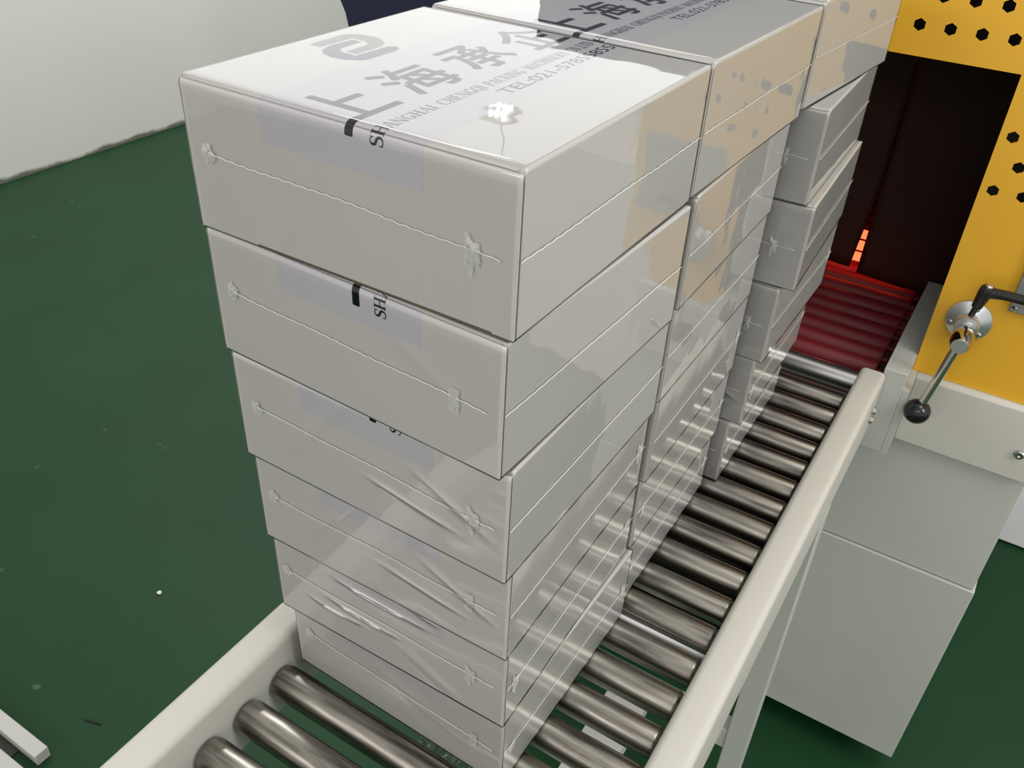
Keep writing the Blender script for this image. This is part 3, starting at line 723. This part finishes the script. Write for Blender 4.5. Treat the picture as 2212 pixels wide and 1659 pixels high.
# grey plate with a screw at the panel's right
pl = mp('cover_plate', boxbm((0.2680, MY0-0.004, 0.1085), (0.3400, MY0, 0.2000)), MT['panelgrey'], bevel=0.0008)
bm = bmesh.new(); lathe(bm, [(0.0030, 0), (0.0028, 0.001), (0.0012, 0.0022), (0, 0.0022)], (0.2725, MY0-0.004, 0.1130), (0, -1, 0), 20); mp('plate_screw', bm, MT['chrome'], pl, smooth=math.radians(35))

# ------------------------------------------------------------------ things around
# navy machine far left behind
nv = thing('navy_machine', 'dark navy blue machine hood standing behind the near stack by the white wall', 'machine', (-1.0, 1.75, FLOOR))
def npart(name, bm, m): bmesh.ops.translate(bm, verts=bm.verts, vec=(1.0, -1.75, -FLOOR)); return obj(name, bm, m, nv, bevel=0.004)
bm = bmesh.new(); prism(bm, [(-1.335, -0.40), (-0.45, -0.40), (-0.45, 0.1240), (-1.500, 0.1240), (-1.425, -0.02)], 'y', 1.5, 2.0); npart('hood', bm, MT['navy'])
npart('base', boxbm((-1.20, 1.56, FLOOR), (-0.5, 1.95, -0.40)), MT['navy'])
npart('yellow_top_panel', boxbm((-1.500, 1.5, 0.1240), (-0.45, 2.0, 0.300)), MT['yellow'])
# white cabinet at the right edge
wc = thing('white_cabinet', 'white cabinet on the green floor behind the grey tunnel base, right edge', 'cabinet', (0.65, 1.4, FLOOR))
def wpart(name, bm, m, **k): bmesh.ops.translate(bm, verts=bm.verts, vec=(-0.65, -1.4, -FLOOR)); return obj(name, bm, m, wc, **k)
wpart('body', boxbm((0.405, 1.215, FLOOR), (0.95, 1.60, -0.10)), MT['white'], bevel=0.003)
wpart('door', boxbm((0.41, 1.203, FLOOR+0.005), (0.945, 1.2145, -0.11)), MT['white'], bevel=0.002)
# base frame of a neighbouring stand, lower left corner
sf = thing('steel_stand', 'grey painted steel foot of a neighbouring stand, lower left corner of the photo', 'stand', (-0.9, -0.10, FLOOR))
def spart(name, bm, m): bmesh.ops.translate(bm, verts=bm.verts, vec=(0.9, 0.10, -FLOOR)); return obj(name, bm, m, sf, bevel=0.0015)
spart('foot_beam', boxbm((-1.2, -0.097, FLOOR), (-0.672, -0.076, FLOOR+0.021)), MT['grey'])
spart('foot_beam', boxbm((-1.2, -0.170, FLOOR), (-0.6700, -0.1135, FLOOR+0.018)), MT['grey'])
spart('post', boxbm((-1.19, -0.1135, FLOOR), (-1.15, -0.097, 0.0)), MT['grey'])
spart('tie_plate', boxbm((-1.05, -0.1135, FLOOR), (-0.715, -0.097, FLOOR+0.003)), MT['darksteel'])
# crumpled scrap of film on the floor beneath the conveyor
bm = bmesh.new(); g = []
N = 34
for i in range(N+1):
    row = []
    for j in range(N+1):
        u, v = i/N-.5, j/N-.5
        z = 0.006 + 0.013*abs(noise.noise(Vector((u*7, v*7, 1)))) + 0.010*abs(noise.noise(Vector((u*19, v*19, 4))))
        row.append(bm.verts.new((u*0.15+0.03*noise.noise(Vector((v*3, 2, 0))), v*0.11+0.03*noise.noise(Vector((u*3, 5, 0))), z-0.0055)))
    g.append(row)
for i in range(N):
    for j in range(N): bm.faces.new((g[i][j], g[i+1][j], g[i+1][j+1], g[i][j+1]))
sc = obj('film_scrap', bm, MT['scrap'], loc=(-0.175, 0.255, FLOOR+0.0005)); sc.rotation_euler = (0, 0, 0.5)
tag(sc, 'crumpled clear film scrap on the green floor beneath the nearest rollers', 'plastic scrap')
for (x, y, r_, m, nm, lb, ct) in ((-0.7856, 0.2125, 0.0045, MT['white'], 'paper_crumb', 'tiny white crumb on the green floor left of the nearest stack', 'crumb'),
                          (-0.6687, -0.010, 0.010, MT['hole'], 'wood_splinter', 'short dark splinter on the green floor near the lower left rail', 'splinter')):
    bm = bmesh.new(); bmesh.ops.create_icosphere(bm, subdivisions=2, radius=r_)
    for v in bm.verts: v.co = Vector((v.co.x*(1 if ct == 'crumb' else 1.6), v.co.y*(0.8 if ct == 'crumb' else 0.16), v.co.z*(0.5 if ct == 'crumb' else 0.12))) * (1+0.3*noise.noise(v.co*300))
    o = obj(nm, bm, m, loc=(x, y, FLOOR+(0.5 if ct == 'crumb' else 0.12)*r_)); o.rotation_euler = (0, 0, 0.3); tag(o, lb, ct)
# ceiling fixture whose tubes glint in the top film
cl = thing('ceiling_light', 'white fluorescent batten with three tubes hung high by the left wall', 'ceiling light', (-2.2, 3.55, 1.80))
obj('housing', boxbm((-0.07, -0.10, 0.012), (0.07, 0.10, 0.03)), MT['white'], cl)
for x in (-0.04, 0, 0.04):
    bm = bmesh.new(); lathe(bm, [(0.006, 0), (0.006, 0.10)], (x, -0.05, 0.0), (0, 1, 0), 16); obj('tube', bm, MT['lamp'], cl, smooth=math.radians(35))
bm = bmesh.new(); tube(bm, [(0, 0, 0.03), (0, 0, 1.5)], 0.004); obj('hanger', bm, MT['grey'], cl)
